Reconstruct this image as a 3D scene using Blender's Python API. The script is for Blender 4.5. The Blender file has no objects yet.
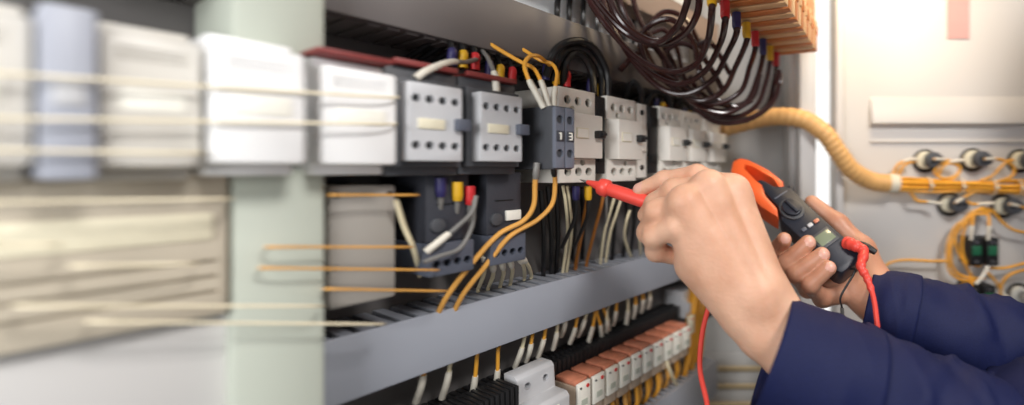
import bpy, bmesh, math, random
import numpy as np
from mathutils import Vector, Matrix
random.seed(7)
V = Vector
C = bpy.context.scene.collection
SC = bpy.context.scene
H = 1.35                    # height of the lens above the floor
F0, CX, CY = 450.0, 720.0, 170.0
ROT = math.radians(60)      # the mounting plate runs 60 degrees off the x axis
DV = V((.5, .8660254, 0)); NB = V((-.8660254, .5, 0))   # along the plate / into the plate

def PY(px, py, Y):          # a point at distance Y in front of the lens
    return V(((px-CX)/F0*Y, Y, H+(CY-py)/F0*Y))
def PD(px, py, D):          # a point on a plane parallel to the mounting plate
    Y = 519.615*D/(979.8-px)
    return PY(px, py, Y)
def LW(s, D, z):            # plate coordinates -> world
    p = DV*s + NB*D
    return V((p.x, p.y, H+z))
def S(px, D):
    Y = 519.615*D/(979.8-px)
    return (Y-.5*D)/.8660254

# ------------------------------------------------------------------ materials
def lin(c):
    return tuple(((x/255)/12.92 if x/255 <= .04045 else ((x/255+.055)/1.055)**2.4) for x in c)
MATS = {}
def mat(name, rgb, rough=.5, metal=0.0, var=.06, scale=40, bump=0.0, bscale=300, sss=0.0, coat=0.0, trans=0.0, rgb2=None, emit=0.0):
    m = bpy.data.materials.new(name); m.use_nodes = True
    nt = m.node_tree; b = nt.nodes['Principled BSDF']
    c = lin(rgb)
    tc = nt.nodes.new('ShaderNodeTexCoord')
    nz = nt.nodes.new('ShaderNodeTexNoise'); nz.inputs['Scale'].default_value = scale; nz.inputs['Detail'].default_value = 4
    nt.links.new(tc.outputs['Object'], nz.inputs['Vector'])
    rp = nt.nodes.new('ShaderNodeValToRGB')
    a = tuple(max(0, x*(1-var)) for x in c); d = tuple(min(1, x*(1+var)) for x in c) if rgb2 is None else lin(rgb2)
    rp.color_ramp.elements[0].position = .3; rp.color_ramp.elements[1].position = .7
    rp.color_ramp.elements[0].color = (*a, 1); rp.color_ramp.elements[1].color = (*d, 1)
    nt.links.new(nz.outputs['Fac'], rp.inputs['Fac'])
    nt.links.new(rp.outputs['Color'], b.inputs['Base Color'])
    b.inputs['Roughness'].default_value = rough; b.inputs['Metallic'].default_value = metal
    if name.startswith('navy'): b.inputs['Specular IOR Level'].default_value = .22
    if coat: b.inputs['Coat Weight'].default_value = coat
    if trans: b.inputs['Transmission Weight'].default_value = trans
    if sss:
        b.inputs['Subsurface Weight'].default_value = sss
        b.inputs['Subsurface Radius'].default_value = (1.0, .35, .2); b.inputs['Subsurface Scale'].default_value = .004
    if bump:
        n2 = nt.nodes.new('ShaderNodeTexNoise'); n2.inputs['Scale'].default_value = bscale; n2.inputs['Detail'].default_value = 3
        nt.links.new(tc.outputs['Object'], n2.inputs['Vector'])
        bp = nt.nodes.new('ShaderNodeBump'); bp.inputs['Strength'].default_value = bump; bp.inputs['Distance'].default_value = .001
        nt.links.new(n2.outputs['Fac'], bp.inputs['Height']); nt.links.new(bp.outputs['Normal'], b.inputs['Normal'])
    MATS[name] = m
    return m
mat('plate_paint', (104,101,100), .45, 0, .05, 6)
mat('wall_paint', (178,176,173), .5, 0, .04, 4)
mat('door_paint', (207,204,201), .45, 0, .03, 3)
mat('frame_paint', (200,198,196), .4, 0, .03, 5)
mat('sage_paint', (186,192,180), .5, 0, .04, 5)
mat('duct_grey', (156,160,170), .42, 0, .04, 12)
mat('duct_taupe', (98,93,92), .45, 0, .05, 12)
mat('contactor_grey', (197,198,201), .42, 0, .03, 60)
mat('contactor_warm', (236,232,223), .42, 0, .03, 60)
mat('slate', (74,76,81), .5, 0, .06, 80, .15, 600)
mat('slate_blue', (86,91,104), .5, 0, .06, 80, .15, 600)
mat('black', (30,30,32), .45, 0, .1, 80)
mat('dark', (12,12,13), .6, 0, .1, 80)
mat('screw', (70,70,72), .35, .8, .1, 90)
mat('steel', (190,190,190), .3, .9, .05, 90)
mat('label_cream', (226,219,194), .5, 0, .04, 200)
mat('label_white', (244,242,232), .5, 0, .03, 200)
mat('ferrule_cream', (220,214,200), .5, 0, .08, 150)
mat('orange', (232,166,58), .4, 0, .12, 60)
mat('orange_brown', (160,100,40), .45, 0, .12, 60)
mat('yellow_wire', (218,160,78), .45, 0, .1, 60)
mat('cream_wire', (226,214,180), .45, 0, .08, 60)
mat('grey_wire', (120,118,115), .4, 0, .1, 60)
mat('black_wire', (26,25,26), .28, 0, .1, 60)
mat('brown_wire', (52,28,27), .2, 0, .15, 60)
mat('sleeve_yellow', (220,170,30), .5, 0, .08, 80)
mat('sleeve_red', (200,40,45), .5, 0, .08, 80)
mat('sleeve_blue', (44,40,92), .5, 0, .08, 80)
mat('relay_orange', (206,132,104), .3, 0, .1, 120, coat=.3)
mat('relay_clear', (190,170,150), .3, 0, .1, 90)
mat('red_trim', (128,52,50), .5, 0, .1, 60)
mat('strip_orange', (200,122,62), .5, 0, .1, 50)
mat('strip_cream', (222,182,132), .5, 0, .08, 50)
mat('rail_paint', (150,132,120), .5, 0, .05, 20)
mat('tan_hose', (226,176,112), .45, 0, .08, 60)
mat('tie', (228,220,200), .5, 0, .05, 90)
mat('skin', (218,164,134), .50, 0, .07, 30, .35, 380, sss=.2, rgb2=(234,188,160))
mat('skin_shaded', (194,136,108), .42, 0, .07, 30, .3, 380, sss=.2, rgb2=(212,158,130))  # darker copy of skin; shade on the far hand put into the colour
mat('nail', (224,174,156), .35, 0, .03, 60, sss=.15)
mat('hair', (28,22,20), .5, 0, .2, 120)
mat('navy', (22,29,70), .6, 0, .14, 700, .35, 1500)
mat('navy_dark', (24,30,66), .8, 0, .14, 700, .5, 1500)
mat('meter_orange', (244,104,48), .4, 0, .04, 60)
mat('meter_black', (38,42,54), .45, 0, .08, 90, .1, 900)
mat('lcd', (130,140,118), .2, 0, .04, 60)
mat('lead_red', (234,78,66), .38, 0, .05, 60)
mat('red_dark', (206,52,46), .4, 0, .05, 60)
mat('green', (30,96,66), .5, 0, .08, 60)
mat('tape_pink', (206,160,156), .6, 0, .05, 30)
mat('wood_tan', (200,178,140), .5, 0, .1, 20)
mat('floor_grey', (150,146,140), .7, 0, .1, 3)
mat('module_white', (246,246,246), .4, 0, .02, 30)
mat('module_cream', (214,210,202), .45, 0, .03, 30)
mat('relay_slate', (58,60,68), .5, 0, .06, 80, .15, 600)
mat('pale_wire', (242,230,200), .45, 0, .04, 60)
mat('module_blue', (168,172,184), .45, 0, .03, 30)
mat('haze_taupe', (160,155,148), .5, 0, .04, 20)  # haze over the dark gap put into the colour
mat('plate_lit', (236,240,242), .45, 0, .04, 8)  # bright light on the plate put into the colour
mat('pole_slate', (106,111,124), .45, 0, .05, 80)
mat('beige', (190,180,162), .5, 0, .05, 30)

# ------------------------------------------------------------------ mesh helpers
class MB:
    def __init__(s): s.bm = bmesh.new()
    def box(s, x0, x1, y0, y1, z0, z1, bev=0.0, seg=2):
        r = bmesh.ops.create_cube(s.bm, size=1)
        bmesh.ops.scale(s.bm, vec=(x1-x0, y1-y0, z1-z0), verts=r['verts'])
        bmesh.ops.translate(s.bm, vec=((x0+x1)/2, (y0+y1)/2, (z0+z1)/2), verts=r['verts'])
        if bev:
            es = list({e for v in r['verts'] for e in v.link_edges})
            bmesh.ops.bevel(s.bm, geom=es, offset=bev, segments=seg, affect='EDGES', profile=.5)
        return s
    def cyl(s, p0, p1, r, seg=16, r2=None, bev=0.0):
        p0, p1 = V(p0), V(p1); d = p1-p0; L = d.length
        m = Matrix.Translation((p0+p1)/2) @ d.to_track_quat('Z', 'Y').to_matrix().to_4x4()
        q = bmesh.ops.create_cone(s.bm, cap_ends=True, segments=seg, radius1=r, radius2=r if r2 is None else r2, depth=L, matrix=m)
        if bev:
            es = [e for e in {e for v in q['verts'] for e in v.link_edges} if len(e.link_faces) == 2 and e.calc_face_angle(0) > .8]
            bmesh.ops.bevel(s.bm, geom=es, offset=bev, segments=2, affect='EDGES', profile=.5)
        return s
    def tube(s, pts, r, seg=8, rfun=None, closed_ends=True):
        pts = [V(p) for p in pts]; n = len(pts)
        t0 = (pts[1]-pts[0]).normalized()
        u = t0.orthogonal().normalized()
        rings = []
        for i, p in enumerate(pts):
            t = ((pts[min(i+1, n-1)]-pts[max(i-1, 0)]))
            t = t.normalized() if t.length > 1e-9 else t0
            u = (u - t*u.dot(t)); u = u.normalized() if u.length > 1e-6 else t.orthogonal().normalized()
            w = t.cross(u)
            rr = r if rfun is None else rfun(i/(n-1))
            rings.append([s.bm.verts.new(p + (u*math.cos(a)+w*math.sin(a))*rr) for a in [2*math.pi*k/seg for k in range(seg)]])
        for a, b in zip(rings, rings[1:]):
            for k in range(seg):
                s.bm.faces.new((a[k], a[(k+1) % seg], b[(k+1) % seg], b[k]))
        if closed_ends:
            s.bm.faces.new(rings[0][::-1]); s.bm.faces.new(rings[-1])
        return s
    def prism(s, poly, axis, a0, a1, bev=0.0):
        def mk(p, a):
            return V((a, p[0], p[1])) if axis == 'x' else (V((p[0], a, p[1])) if axis == 'y' else V((p[0], p[1], a)))
        A = [s.bm.verts.new(mk(p, a0)) for p in poly]; B = [s.bm.verts.new(mk(p, a1)) for p in poly]
        n = len(poly); fs = [s.bm.faces.new(A[::-1]), s.bm.faces.new(B)]
        for i in range(n): fs.append(s.bm.faces.new((A[i], A[(i+1) % n], B[(i+1) % n], B[i])))
        bmesh.ops.recalc_face_normals(s.bm, faces=fs)
        if bev:
            es = list({e for f in fs for e in f.edges})
            bmesh.ops.bevel(s.bm, geom=es, offset=bev, segments=2, affect='EDGES', profile=.5)
        return s
    def mesh(s, name):
        me = bpy.data.meshes.new(name)
        bmesh.ops.recalc_face_normals(s.bm, faces=s.bm.faces)
        s.bm.to_mesh(me); s.bm.free()
        return me
    def build(s, name, m, parent=None, smooth=True, angle=.6):
        me = s.mesh(name)
        return link(name, me, m, parent, smooth, angle)
def link(name, me, m, parent=None, smooth=True, angle=.6):
    for mm in (m if isinstance(m, (list, tuple)) else [m]):
        me.materials.append(MATS[mm])
    if smooth:
        for p in me.polygons: p.use_smooth = True
        if angle:
            me.set_sharp_from_angle(angle=angle)
    o = bpy.data.objects.new(name, me); C.objects.link(o)
    if parent: o.parent = parent
    return o
def tag(o, label=None, cat=None, group=None, kind=None):
    if label: o['label'] = label
    if cat: o['category'] = cat
    if group: o['group'] = group
    if kind: o['kind'] = kind
    return o
def thing(name, label, cat, loc=(0,0,0), rz=0.0, group=None):
    o = bpy.data.objects.new(name, None); C.objects.link(o); o.empty_display_size = .02
    o.location = loc; o.rotation_euler = (0, 0, rz)
    return tag(o, label, cat, group)
def dup(root, loc, label, group=None, rz=None):
    r = root.copy(); C.objects.link(r); r.location = loc
    if rz is not None: r.rotation_euler = (0, 0, rz)
    r['label'] = label
    if group: r['group'] = group
    for ch in list(root.children):
        c = ch.copy(); C.objects.link(c); c.parent = r
        for g in list(ch.children):
            d = g.copy(); C.objects.link(d); d.parent = c
    return r
def carve(mb, cutter):
    """the mesh of mb with the shapes of cutter taken out"""
    a = bpy.data.objects.new('shape_a', mb.mesh('a')); b = bpy.data.objects.new('shape_b', cutter.mesh('b'))
    C.objects.link(a); C.objects.link(b)
    md = a.modifiers.new('cut', 'BOOLEAN'); md.operation = 'DIFFERENCE'; md.object = b; md.solver = 'EXACT'
    dg = bpy.context.evaluated_depsgraph_get(); dg.update()
    me = bpy.data.meshes.new_from_object(a.evaluated_get(dg))
    for o in (a, b):
        d = o.data; bpy.data.objects.remove(o); bpy.data.meshes.remove(d)
    me.materials.clear()
    return me
def catmull(pts, n=8):
    P = [V(p) for p in pts]; P = [P[0]*2-P[1]] + P + [P[-1]*2-P[-2]]
    out = []
    for i in range(1, len(P)-2):
        a, b, c, d = P[i-1], P[i], P[i+1], P[i+2]
        for k in range(n):
            t = k/n
            out.append(.5*((2*b)+(c-a)*t+(2*a-5*b+4*c-d)*t*t+(3*b-a-3*c+d)*t**3))
    out.append(P[-2].copy())
    return out
def wire(pts, r, m, label, group=None, f0=None, f1=None, name='wire', cat='wire', n=8, seg=8):
    """pts in world space; f0/f1 = (material, length, radius) of the crimped sleeve at the start/end"""
    base = V(pts[0])
    path = [p-base for p in catmull(pts, n)]
    if not f0 and not f1:
        o = MB().tube(path, r, seg).build(name, m); o.location = base
        return tag(o, label, cat, group)
    t = thing(name, label, cat, base, 0, group)
    MB().tube(path, r, seg).build('insulation', m, t)
    for f, rev in ((f0, False), (f1, True)):
        if not f: continue
        q = path[::-1] if rev else path
        out = [q[0]]; L = 0
        for a, b in zip(q, q[1:]):
            L += (b-a).length; out.append(b)
            if L >= f[1]: break
        k = len(out)
        MB().tube(out, f[2], 12, lambda u, R=f[2]: R*(1 if u < .8 else 1-.15*(u-.8)/.2)).build('ferrule', f[0], t)
    return t
def struct(name, mb, m): return tag(mb.build(name, m), kind='structure')

# ------------------------------------------------------------------ the setting
def in_plate(mb):      # plate coordinates (s, D, z) baked to world
    M = Matrix.Translation((0, 0, H)) @ Matrix.Rotation(ROT, 4, 'Z')
    bmesh.ops.transform(mb.bm, matrix=M, verts=mb.bm.verts); return mb
struct('floor', MB().box(-1.2, 1.6, -.8, 1.6, -.05, 0), 'floor_grey')
struct('wall_left', in_plate(MB().box(-.30, .66, .42, .424, -.62, .62)), 'plate_paint')
xl, xr = PY(600, 0, .80).x, PY(804, 0, .80).x
struct('lit_plate_sheet', in_plate(MB().box(.08, .60, .408, .4195, .165, .60, .001)), 'plate_lit')  # pale sheet added to show the plate brightly lit above the duct
struct('wall_back', MB().box(xl-.1, xr, .80, .803, .45, 2.05), 'wall_paint')
# cabinet upright beside the door
a, b = PY(800, 0, .66).x, PY(816.5, 0, .66).x
struct('trim_1', MB().box(a, b, .66, .79, .45, 2.05, .002).box(a-.008, a, .70, .79, .45, 2.05, .001), 'frame_paint')
# sage upright in front of the near end of the plate
struct('trim_2', in_plate(MB().box(S(232, .345), S(326, .345), .345, .418, -.6, -.0, .003).box(S(232, .345), S(326, .345), .345, .418, .062, .6, .003)), 'sage_paint')
# door leaf with pressed ledge
dl = PY(838, 0, .70).x
D1 = MB().box(dl, .66, .70, .715, .45, 2.0, .003)
D1.box(PY(833, 0, .69).x, dl+.001, .672, .715, .45, 2.0, .002)
struct('door_1', D1, 'door_paint')
led = MB(); e0 = PY(870, 0, .70).x
zt, zm, zb = PY(0, 96, .70).z, PY(0, 124, .70).z, PY(0, 143, .70).z
led.prism([(.7005, zt), (.695, zt-.010), (.688, zm+.004), (.688, zm), (.7005, zm-.004)], 'x', e0, .64)
led.box(e0, .64, .6965, .7005, zb, zb+.005, .0015)
struct('trim_3', led, 'door_paint')
tg = MB().box(PY(947, 0, .70).x, PY(969, 0, .70).x, .6985, .6999, PY(0, 39, .70).z, PY(0, -40, .70).z).build('warning_tape', 'tape_pink')
tag(tg, 'pale pink strip of tape stuck high on the open cabinet door', 'tape')

# ------------------------------------------------------------------ wiring ducts
def duct(label, s0, s1, D0, D1, z0, z1, pitch=.0125, top=True, m='duct_grey'):
    h = z1-z0
    t = thing('wiring_duct', label, 'wiring duct', LW(s0, D0, z0), ROT)
    L = s1-s0; dp = D1-D0
    MB().box(0, L, 0, .0035, 0, h, .0012).build('duct_cover', m, t)
    b = MB().box(0, L, .004, dp, 0, .003)
    if top:
        n = int(L/pitch)
        b.box(0, L, .004, .009, .003, h-.002)
        b.box(0, L, dp-.003, dp, .003, h-.004)
        for i in range(n):
            b.box(i*pitch+.0025, (i+1)*pitch-.0025, .004, dp, h-.003, h-.0005)
    else:
        b.box(0, L, .004, dp, h-.003, h)
        n = int(L/pitch)
        for i in range(n):
            b.box(i*pitch+.0025, (i+1)*pitch-.0025, .006, dp, -.0015, .002)
    b.build('duct_body', m, t)
    return t
duct('grey wiring duct running across the panel under the contactor row', .107, .60, .369, .419, -.1566, -.1116)
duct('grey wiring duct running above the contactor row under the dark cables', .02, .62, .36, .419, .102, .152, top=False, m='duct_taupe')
duct('slotted grey wiring duct lowest on the panel under the orange relays', .25, .60, .35, .419, -.345, -.292, .010)

# pale cover box left below
t = thing('junction_box', 'pale grey junction box cover at the blurred near end of the lower duct', 'junction box', LW(-.05, .355, -.2), ROT)
MB().box(0, .155, 0, .0135, 0, .127, .003).build('box_cover', 'frame_paint', t)
MB().box(.003, .152, .0135, .063, .002, .123, .002).build('box_body', 'duct_grey', t)
t = thing('power_supply', 'beige power supply housing at the blurred near end of the row below the contactors', 'power supply', LW(S(-60, .345), .345, -.076), ROT)
w_ = S(229, .345)-S(-60, .345)
me = carve(MB().box(0, w_, 0, .07, 0, .074, .002), MB().box(.004, w_-.004, -.01, .003, .012, .014).box(.004, w_-.004, -.01, .003, .02, .022).box(.004, w_-.004, -.01, .003, .028, .030))
link('housing', me, 'beige', t)
MB().box(.006, w_-.006, -.0012, .0005, .040, .054, .0004).build('label_plate', 'label_cream', t)

# ------------------------------------------------------------------ contactors
def screw(parent, x, y, z, r):
    b = MB().cyl((x, y, z), (x, y+.003, z), r, 14)
    b.box(x-r*.8, x+r*.8, y-.0005, y+.001, z-r*.14, z+r*.14)
    return b.build('terminal_screw', 'screw', parent)
def contactor_small(label, loc, col='contactor_grey'):
    w, h = .0355, .052
    t = thing('contactor', label, 'contactor', loc, ROT, 'contactors in the upper row')
    MB().box(-.006, w+.006, .017, .098, -.010, h+.012, .0015).box(-.0045, w+.0045, .010, .018, -.004, h+.004, .001).build('housing', 'slate', t)
    hx = [.0050+i*.0085 for i in range(4)]
    cut = MB()
    for x in hx:
        for z in (.0105, .0415): cut.cyl((x, -.01, z), (x, .011, z), .0029, 18)
    me = carve(MB().box(0, w, 0, .016, 0, h, .001), cut)
    link('front_block', me, col, t)
    for x in hx:
        for z in (.0105, .0415): screw(t, x, .006, z, .0027)
    MB().box(.006, .023, -.0012, .001, .0215, .0285, .0005).build('label_plate', 'label_cream', t)
    MB().box(w-.006, w+.0035, -.005, .004, .0215, .0300, .001).build('latch', 'slate_blue', t)
    MB().box(-.002, w+.004, .012, .0165, h+.0125, h+.0165, .0008).box(-.002, w+.004, .0165, .05, h+.0122, h+.0148, .0008).build('terminal_cover', 'red_trim', t)
    return t
c1 = contactor_small('grey contactor with eight screw holes, blurred, furthest from the probe of those with slate latches', LW(.151, .32, .006))
c2 = dup(c1, LW(.1995, .32, .0065), 'sharp grey contactor with eight screw holes beside the slate auxiliary block')
def module(label, s0, s1, D, z0, z1, m, vents=3):
    t = thing('control_module', label, 'module', LW(s0, D, z0), ROT)
    w, h = s1-s0, z1-z0
    cut = MB()
    for k in range(vents): cut.box(w*.15, w*.85, -.01, .0012, h*.80+k*.0022, h*.80+k*.0022+.0008)
    me = carve(MB().box(0, w, 0, .016, 0, h, .0025), cut)
    link('front_cover', me, m, t)
    MB().box(.001, w-.001, .0161, .095, -.006, h+.006, .0015).build('housing', m, t)
    MB().box(w*.18, w*.82, -.0008, .0005, h*.42, h*.58, .0003).build('label_plate', 'label_white', t)
    return t
module('bright white blank module in front of the sage upright', .0642, .0985, .314, .003, .062, 'module_white')
module('cream blank module before the white one at the blurred near end', .0335, .0622, .320, .001, .060, 'module_cream')
module('cream blank module at the picture edge in the blurred row', -.020, .0180, .320, .001, .060, 'module_cream')
m0 = module('pale blurred module with a red top strip beside the sage upright', .1065, .1445, .319, .003, .060, 'module_white')
MB().box(-.001, .037, .001, .03, .0635, .0665, .0008).build('top_strip', 'red_trim', m0)
t = thing('haze_plate', 'taupe blank cover plate added in the tone of haze at the blurred end of the overload relay row', 'cover plate', LW(S(329, .352), .352, -.088), ROT)  # plate added here; its colour stands in for haze
w_ = S(396, .352)-S(329, .352)
MB().box(0, w_, 0, .066, 0, .078, .002).build('cover', 'haze_taupe', t)
for x in (.004, w_-.004): MB().cyl((x, -.0008, .072), (x, .002, .072), .0018, 12).build('screw', 'screw', t)
t = thing('control_module', 'narrow slate module between the two cream blank modules', 'module', LW(.0190, .316, -.004), ROT)
MB().box(0, .0135, 0, .09, 0, .070, .0015).build('housing', 'module_blue', t)
MB().box(.003, .0105, -.0012, .001, .03, .042, .0004).build('label_plate', 'contactor_grey', t)

def contactor_big(label, loc, w=.046, h=.090):
    t = thing('motor_contactor', label, 'contactor', loc, ROT, 'contactors in the upper row')
    hx = [.0105, .0235, .0365]; cut = MB()
    for x in hx:
        for z in (.0105, h-.0115): cut.cyl((x, 0, z), (x, .022, z), .0042, 20)
    for x, z in ((.0165, h-.0195), (.0285, .0195)): cut.cyl((x, 0, z), (x, .02, z), .0030, 16)
    me = carve(MB().box(0, w, .010, .090, 0, .0235, .0012).box(0, w, .0105, .090, h-.0245, h, .0012).box(.001, w-.001, .016, .090, .02, h-.02), cut)
    link('housing', me, 'contactor_warm', t)
    for x in hx:
        for z in (.0105, h-.0115): screw(t, x, .0165, z, .0040)
    MB().prism([(.001, .016), (.0075, 0), (w-.0005, 0), (w-.0005, .016)], 'z', .0235, h-.0245, .0009).build('front_cover', 'contactor_warm', t)
    MB().box(.0115, .0265, -.001, .001, .042, .052, .0004).build('label_plate', 'label_cream', t)
    MB().box(.0125, .0255, -.0013, -.0008, .043, .051).build('label_window', 'label_white', t)
    MB().box(.0345, .0435, -.007, .002, .043, .0505, .0012).box(.0370, .0425, -.0095, -.006, .0455, .0485, .0008).build('indicator_tab', 'black', t)
    return t
zb = -.0122
c3 = contactor_big('grey contactor touched by the red probe tip', LW(.284, .325, zb))
dup(c3, LW(.3455, .325, zb), 'grey contactor just past the one touched by the probe, behind the black spacer')
dup(c3, LW(.434, .325, zb), 'grey contactor above the knuckles, first after the wide black gap')
dup(c3, LW(.4815, .325, zb), 'grey contactor above the hand, between two others near the row end')
dup(c3, LW(.535, .325, zb), 'grey contactor at the far end of the row beside the tan hose')

# slate auxiliary block with the figures 1 and 3
t = thing('auxiliary_block', 'slate auxiliary contact block marked 1 and 3 beside the probed contactor', 'contact block', LW(.2546, .305, .0005), ROT)
h = .0535
MB().box(0, .0213, .0025, .060, 0, h, .0012).build('housing', 'slate', t)
for k in range(2):
    x0 = .0002+k*.0107
    cut = MB()
    for z in (.0135, .042): cut.cyl((x0+.0051, -.01, z), (x0+.0051, .009, z), .0036, 20)
    me = carve(MB().box(x0, x0+.0102, 0, .012, .001, h-.001, .001), cut)
    pole = link('pole', me, 'pole_slate', t)
    for z in (.0135, .042): screw(pole, x0+.0051, .004, z, .0033)
    MB().box(x0+.0012, x0+.009, -.0008, .0006, .0235, .0325, .0004).build('number_tile', 'relay_slate', pole)
    g = MB()
    cx = x0+.0051
    if k == 0:
        g.box(cx-.0005, cx+.0007, -.0013, -.0006, .0250, .0312).box(cx-.0018, cx-.0003, -.0013, -.0006, .0298, .0306)
    else:
        for zz in (.0250, .0277, .0304): g.box(cx-.0018, cx+.0018, -.0013, -.0006, zz, zz+.0010)
        g.box(cx+.0008, cx+.0018, -.0013, -.0006, .0250, .0314)
    g.build('numeral', 'label_white', pole)
# black spacer modules
for s0, w, l in ((.3315, .0125, 'black side module between the probed contactor and the next one'), (.4155, .0165, 'black side module filling the wide gap before the contactor above the knuckles')):
    t = thing('side_module', l, 'side module', LW(s0, .336, -.004), ROT)
    MB().box(0, w, 0, .08, 0, .079, .001).build('housing', 'black', t)
    for z in (.012, .056): MB().box(.002, w-.002, -.002, .001, z, z+.010, .0006).build('terminal_cap', 'dark', t)
t = thing('side_module', 'slim pale module joined to the contactor past the probed one', 'side module', LW(.3945, .337, -.009), ROT)
MB().box(0, .018, 0, .08, 0, .085, .001).box(.003, .015, -.003, .001, .03, .055, .0008).build('housing', 'contactor_warm', t)
MB().cyl((.009, -.0008, .075), (.009, .004, .075), .003).cyl((.009, -.0008, .012), (.009, .004, .012), .003).build('terminal_screw', 'screw', t)

# overload relays
def overload(label, loc):
    w, h = .033, .080
    t = thing('overload_relay', label, 'overload relay', loc, ROT, 'overload relays under the contactors')
    cut = MB()
    for i in range(4): cut.cyl((.0052+i*.0075, -.01, .0130), (.0052+i*.0075, .012, .0130), .0029, 16)
    me = carve(MB().box(0, w, -.002, .07, .004, .028, .001), cut)
    link('terminal_base', me, 'slate_blue', t)
    MB().box(0.0005, w-.0005, .004, .07, .0285, h, .001).build('housing', 'relay_slate', t)
    for i in range(4): screw(t, .0052+i*.0075, .006, .0130, .0027)
    MB().box(.017, .031, .0015, .006, .039, .0475, .0006).build('label_plate', 'label_white', t)
    d = MB().cyl((.008, .001, .041), (.008, .006, .041), .0052, 24, bev=.0006); d.build('dial', 'slate', t)
    MB().box(.008, .024, .0032, .006, .056, .0568).build('marking', 'dark', t)
    return t
o1 = overload('slate blue overload relay with a white label under the sharp small contactor', LW(.2225, .345, -.082))
o2 = dup(o1, LW(.176, .345, -.082), 'slate blue overload relay, blurred, behind grey wire loops')
bpy.data.objects.remove([c for c in o2.children if c.name.startswith('label_plate')][0])

# ------------------------------------------------------------------ lower rows
# black terminal strip
t = thing('terminal_strip', 'long black ribbed terminal strip behind the orange topped relays', 'terminal strip', LW(.17, .385, -.222), ROT)
MB().box(0, .382, .004, .030, 0, .012, .001).build('rail', 'dark', t)
for i in range(63):
    x = i*.006
    MB().box(x+.0006, x+.0052, .001, .033, .004, .020, .0007).box(x+.0016, x+.0042, .010, .016, .019, .0225, .0005).build('terminal', 'black', t)
t = thing('terminal_strip', 'black ribbed terminal strip in front of the duct, before the white terminal block', 'terminal strip', LW(.182, .353, -.219), ROT)
MB().box(0, .076, .004, .026, 0, .018, .001).build('rail', 'dark', t)
for i in range(16):
    x = i*.0047
    MB().box(x+.0006, x+.0038, .0005, .030, .010, .028, .0005).build('terminal', 'black', t)
# white stepped terminal block
t = thing('terminal_block', 'white stepped terminal block with dark screw holes before the first relay', 'terminal block', LW(.2620, .343, -.250), ROT)
cut = MB()
for x in (.011, .031):
    cut.cyl((x, .015, .049), (x, .032, .049), .0033, 16); cut.cyl((x, -.01, .022), (x, .008, .022), .0033, 16)
prof = [(0, 0), (0, .033), (.004, .037), (.020, .037), (.022, .058), (.026, .061), (.041, .061), (.041, 0)]
me = carve(MB().prism(prof, 'x', 0, .042, .0012), cut)
link('housing', me, 'contactor_grey', t)
for x in (.011, .031):
    MB().cyl((x, .0285, .049), (x, .031, .049), .0031).build('terminal_screw', 'dark', t)
    MB().cyl((x, .0045, .022), (x, .007, .022), .0031).build('terminal_screw', 'dark', t)
MB().box(.0225, .0295, -.0006, .001, .006, .03, .0004).build('label_plate', 'label_white', t)
# relays
RL = []
def relay(label, loc):
    t = thing('plug_relay', label, 'relay', loc, ROT, 'orange topped relays')
    MB().box(.001, .0185, .003, .035, -.012, .026, .0012).build('housing', 'relay_clear', t)
    MB().box(.0015, .018, .004, .034, .026, .0315, .0015).build('relay_top', 'relay_orange', t)
    MB().box(.001, .0180, -.0008, .003, 0, .029, .0008).build('label_plate', 'label_white', t)
    d = MB().cyl((.0135, -.0018, .0245), (.0135, 0, .0245), .0019, 12); d.build('red_dot', 'red_dark', t)
    MB().cyl((.0045, -.0016, .0245), (.0045, 0, .0245), .0011, 10).build('black_dot', 'black', t)
    MB().box(.0055, .0135, -.0012, 0, .006, .012).build('green_print', 'sage_paint', t)
    return t
ords = ['first', 'second', 'third', 'fourth', 'fifth', 'sixth', 'seventh', 'eighth', 'ninth', 'tenth', 'eleventh', 'twelfth', 'thirteenth', 'fourteenth', 'fifteenth', 'sixteenth', 'seventeenth', 'eighteenth', 'nineteenth', 'twentieth']
for i in range(10):
    l = 'relay with orange top and cream label, %s from the white terminal block' % ords[i]
    loc = LW(.3190+i*.0206, .35, -.2455)
    RL.append(relay(l, loc) if i == 0 else dup(RL[0], loc, l))
# white terminal and ribbed black block at the far end
t = thing('terminal_block', 'pale terminal block at the far end of the black strip below the wrist', 'terminal block', LW(.555, .372, -.222), ROT)
MB().prism([(0, 0), (0, .022), (.012, .028), (.012, .040), (.045, .040), (.045, 0)], 'x', 0, .042, .001).build('housing', 'contactor_grey', t)
MB().cyl((.012, -.0006, .012), (.012, .003, .012), .003).cyl((.03, -.0006, .012), (.03, .003, .012), .003).build('terminal_screw', 'dark', t)
t = thing('terminal_block', 'black block with pale ribs standing behind the wrist at the panel end', 'terminal block', LW(.604, .372, -.235), ROT)
b = MB().box(0, .03, 0, .04, 0, .085, .001); b.build('housing', 'black', t)
b = MB()
for i in range(6): b.box(.001, .029, -.002, .004, .008+i*.013, .0125+i*.013, .0006)
b.build('rib', 'grey_wire', t)
t = thing('cable_marker', 'cream marker tag tied on the orange cables behind the red lead', 'marker', PD(689.5, 335, .355), ROT)
MB().box(0, .012, 0, .003, 0, .026, .0006).build('tag', 'label_cream', t)
MB().cyl((.006, -.0008, .021), (.006, .001, .021), .0016).build('eyelet', 'red_dark', t)

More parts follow.
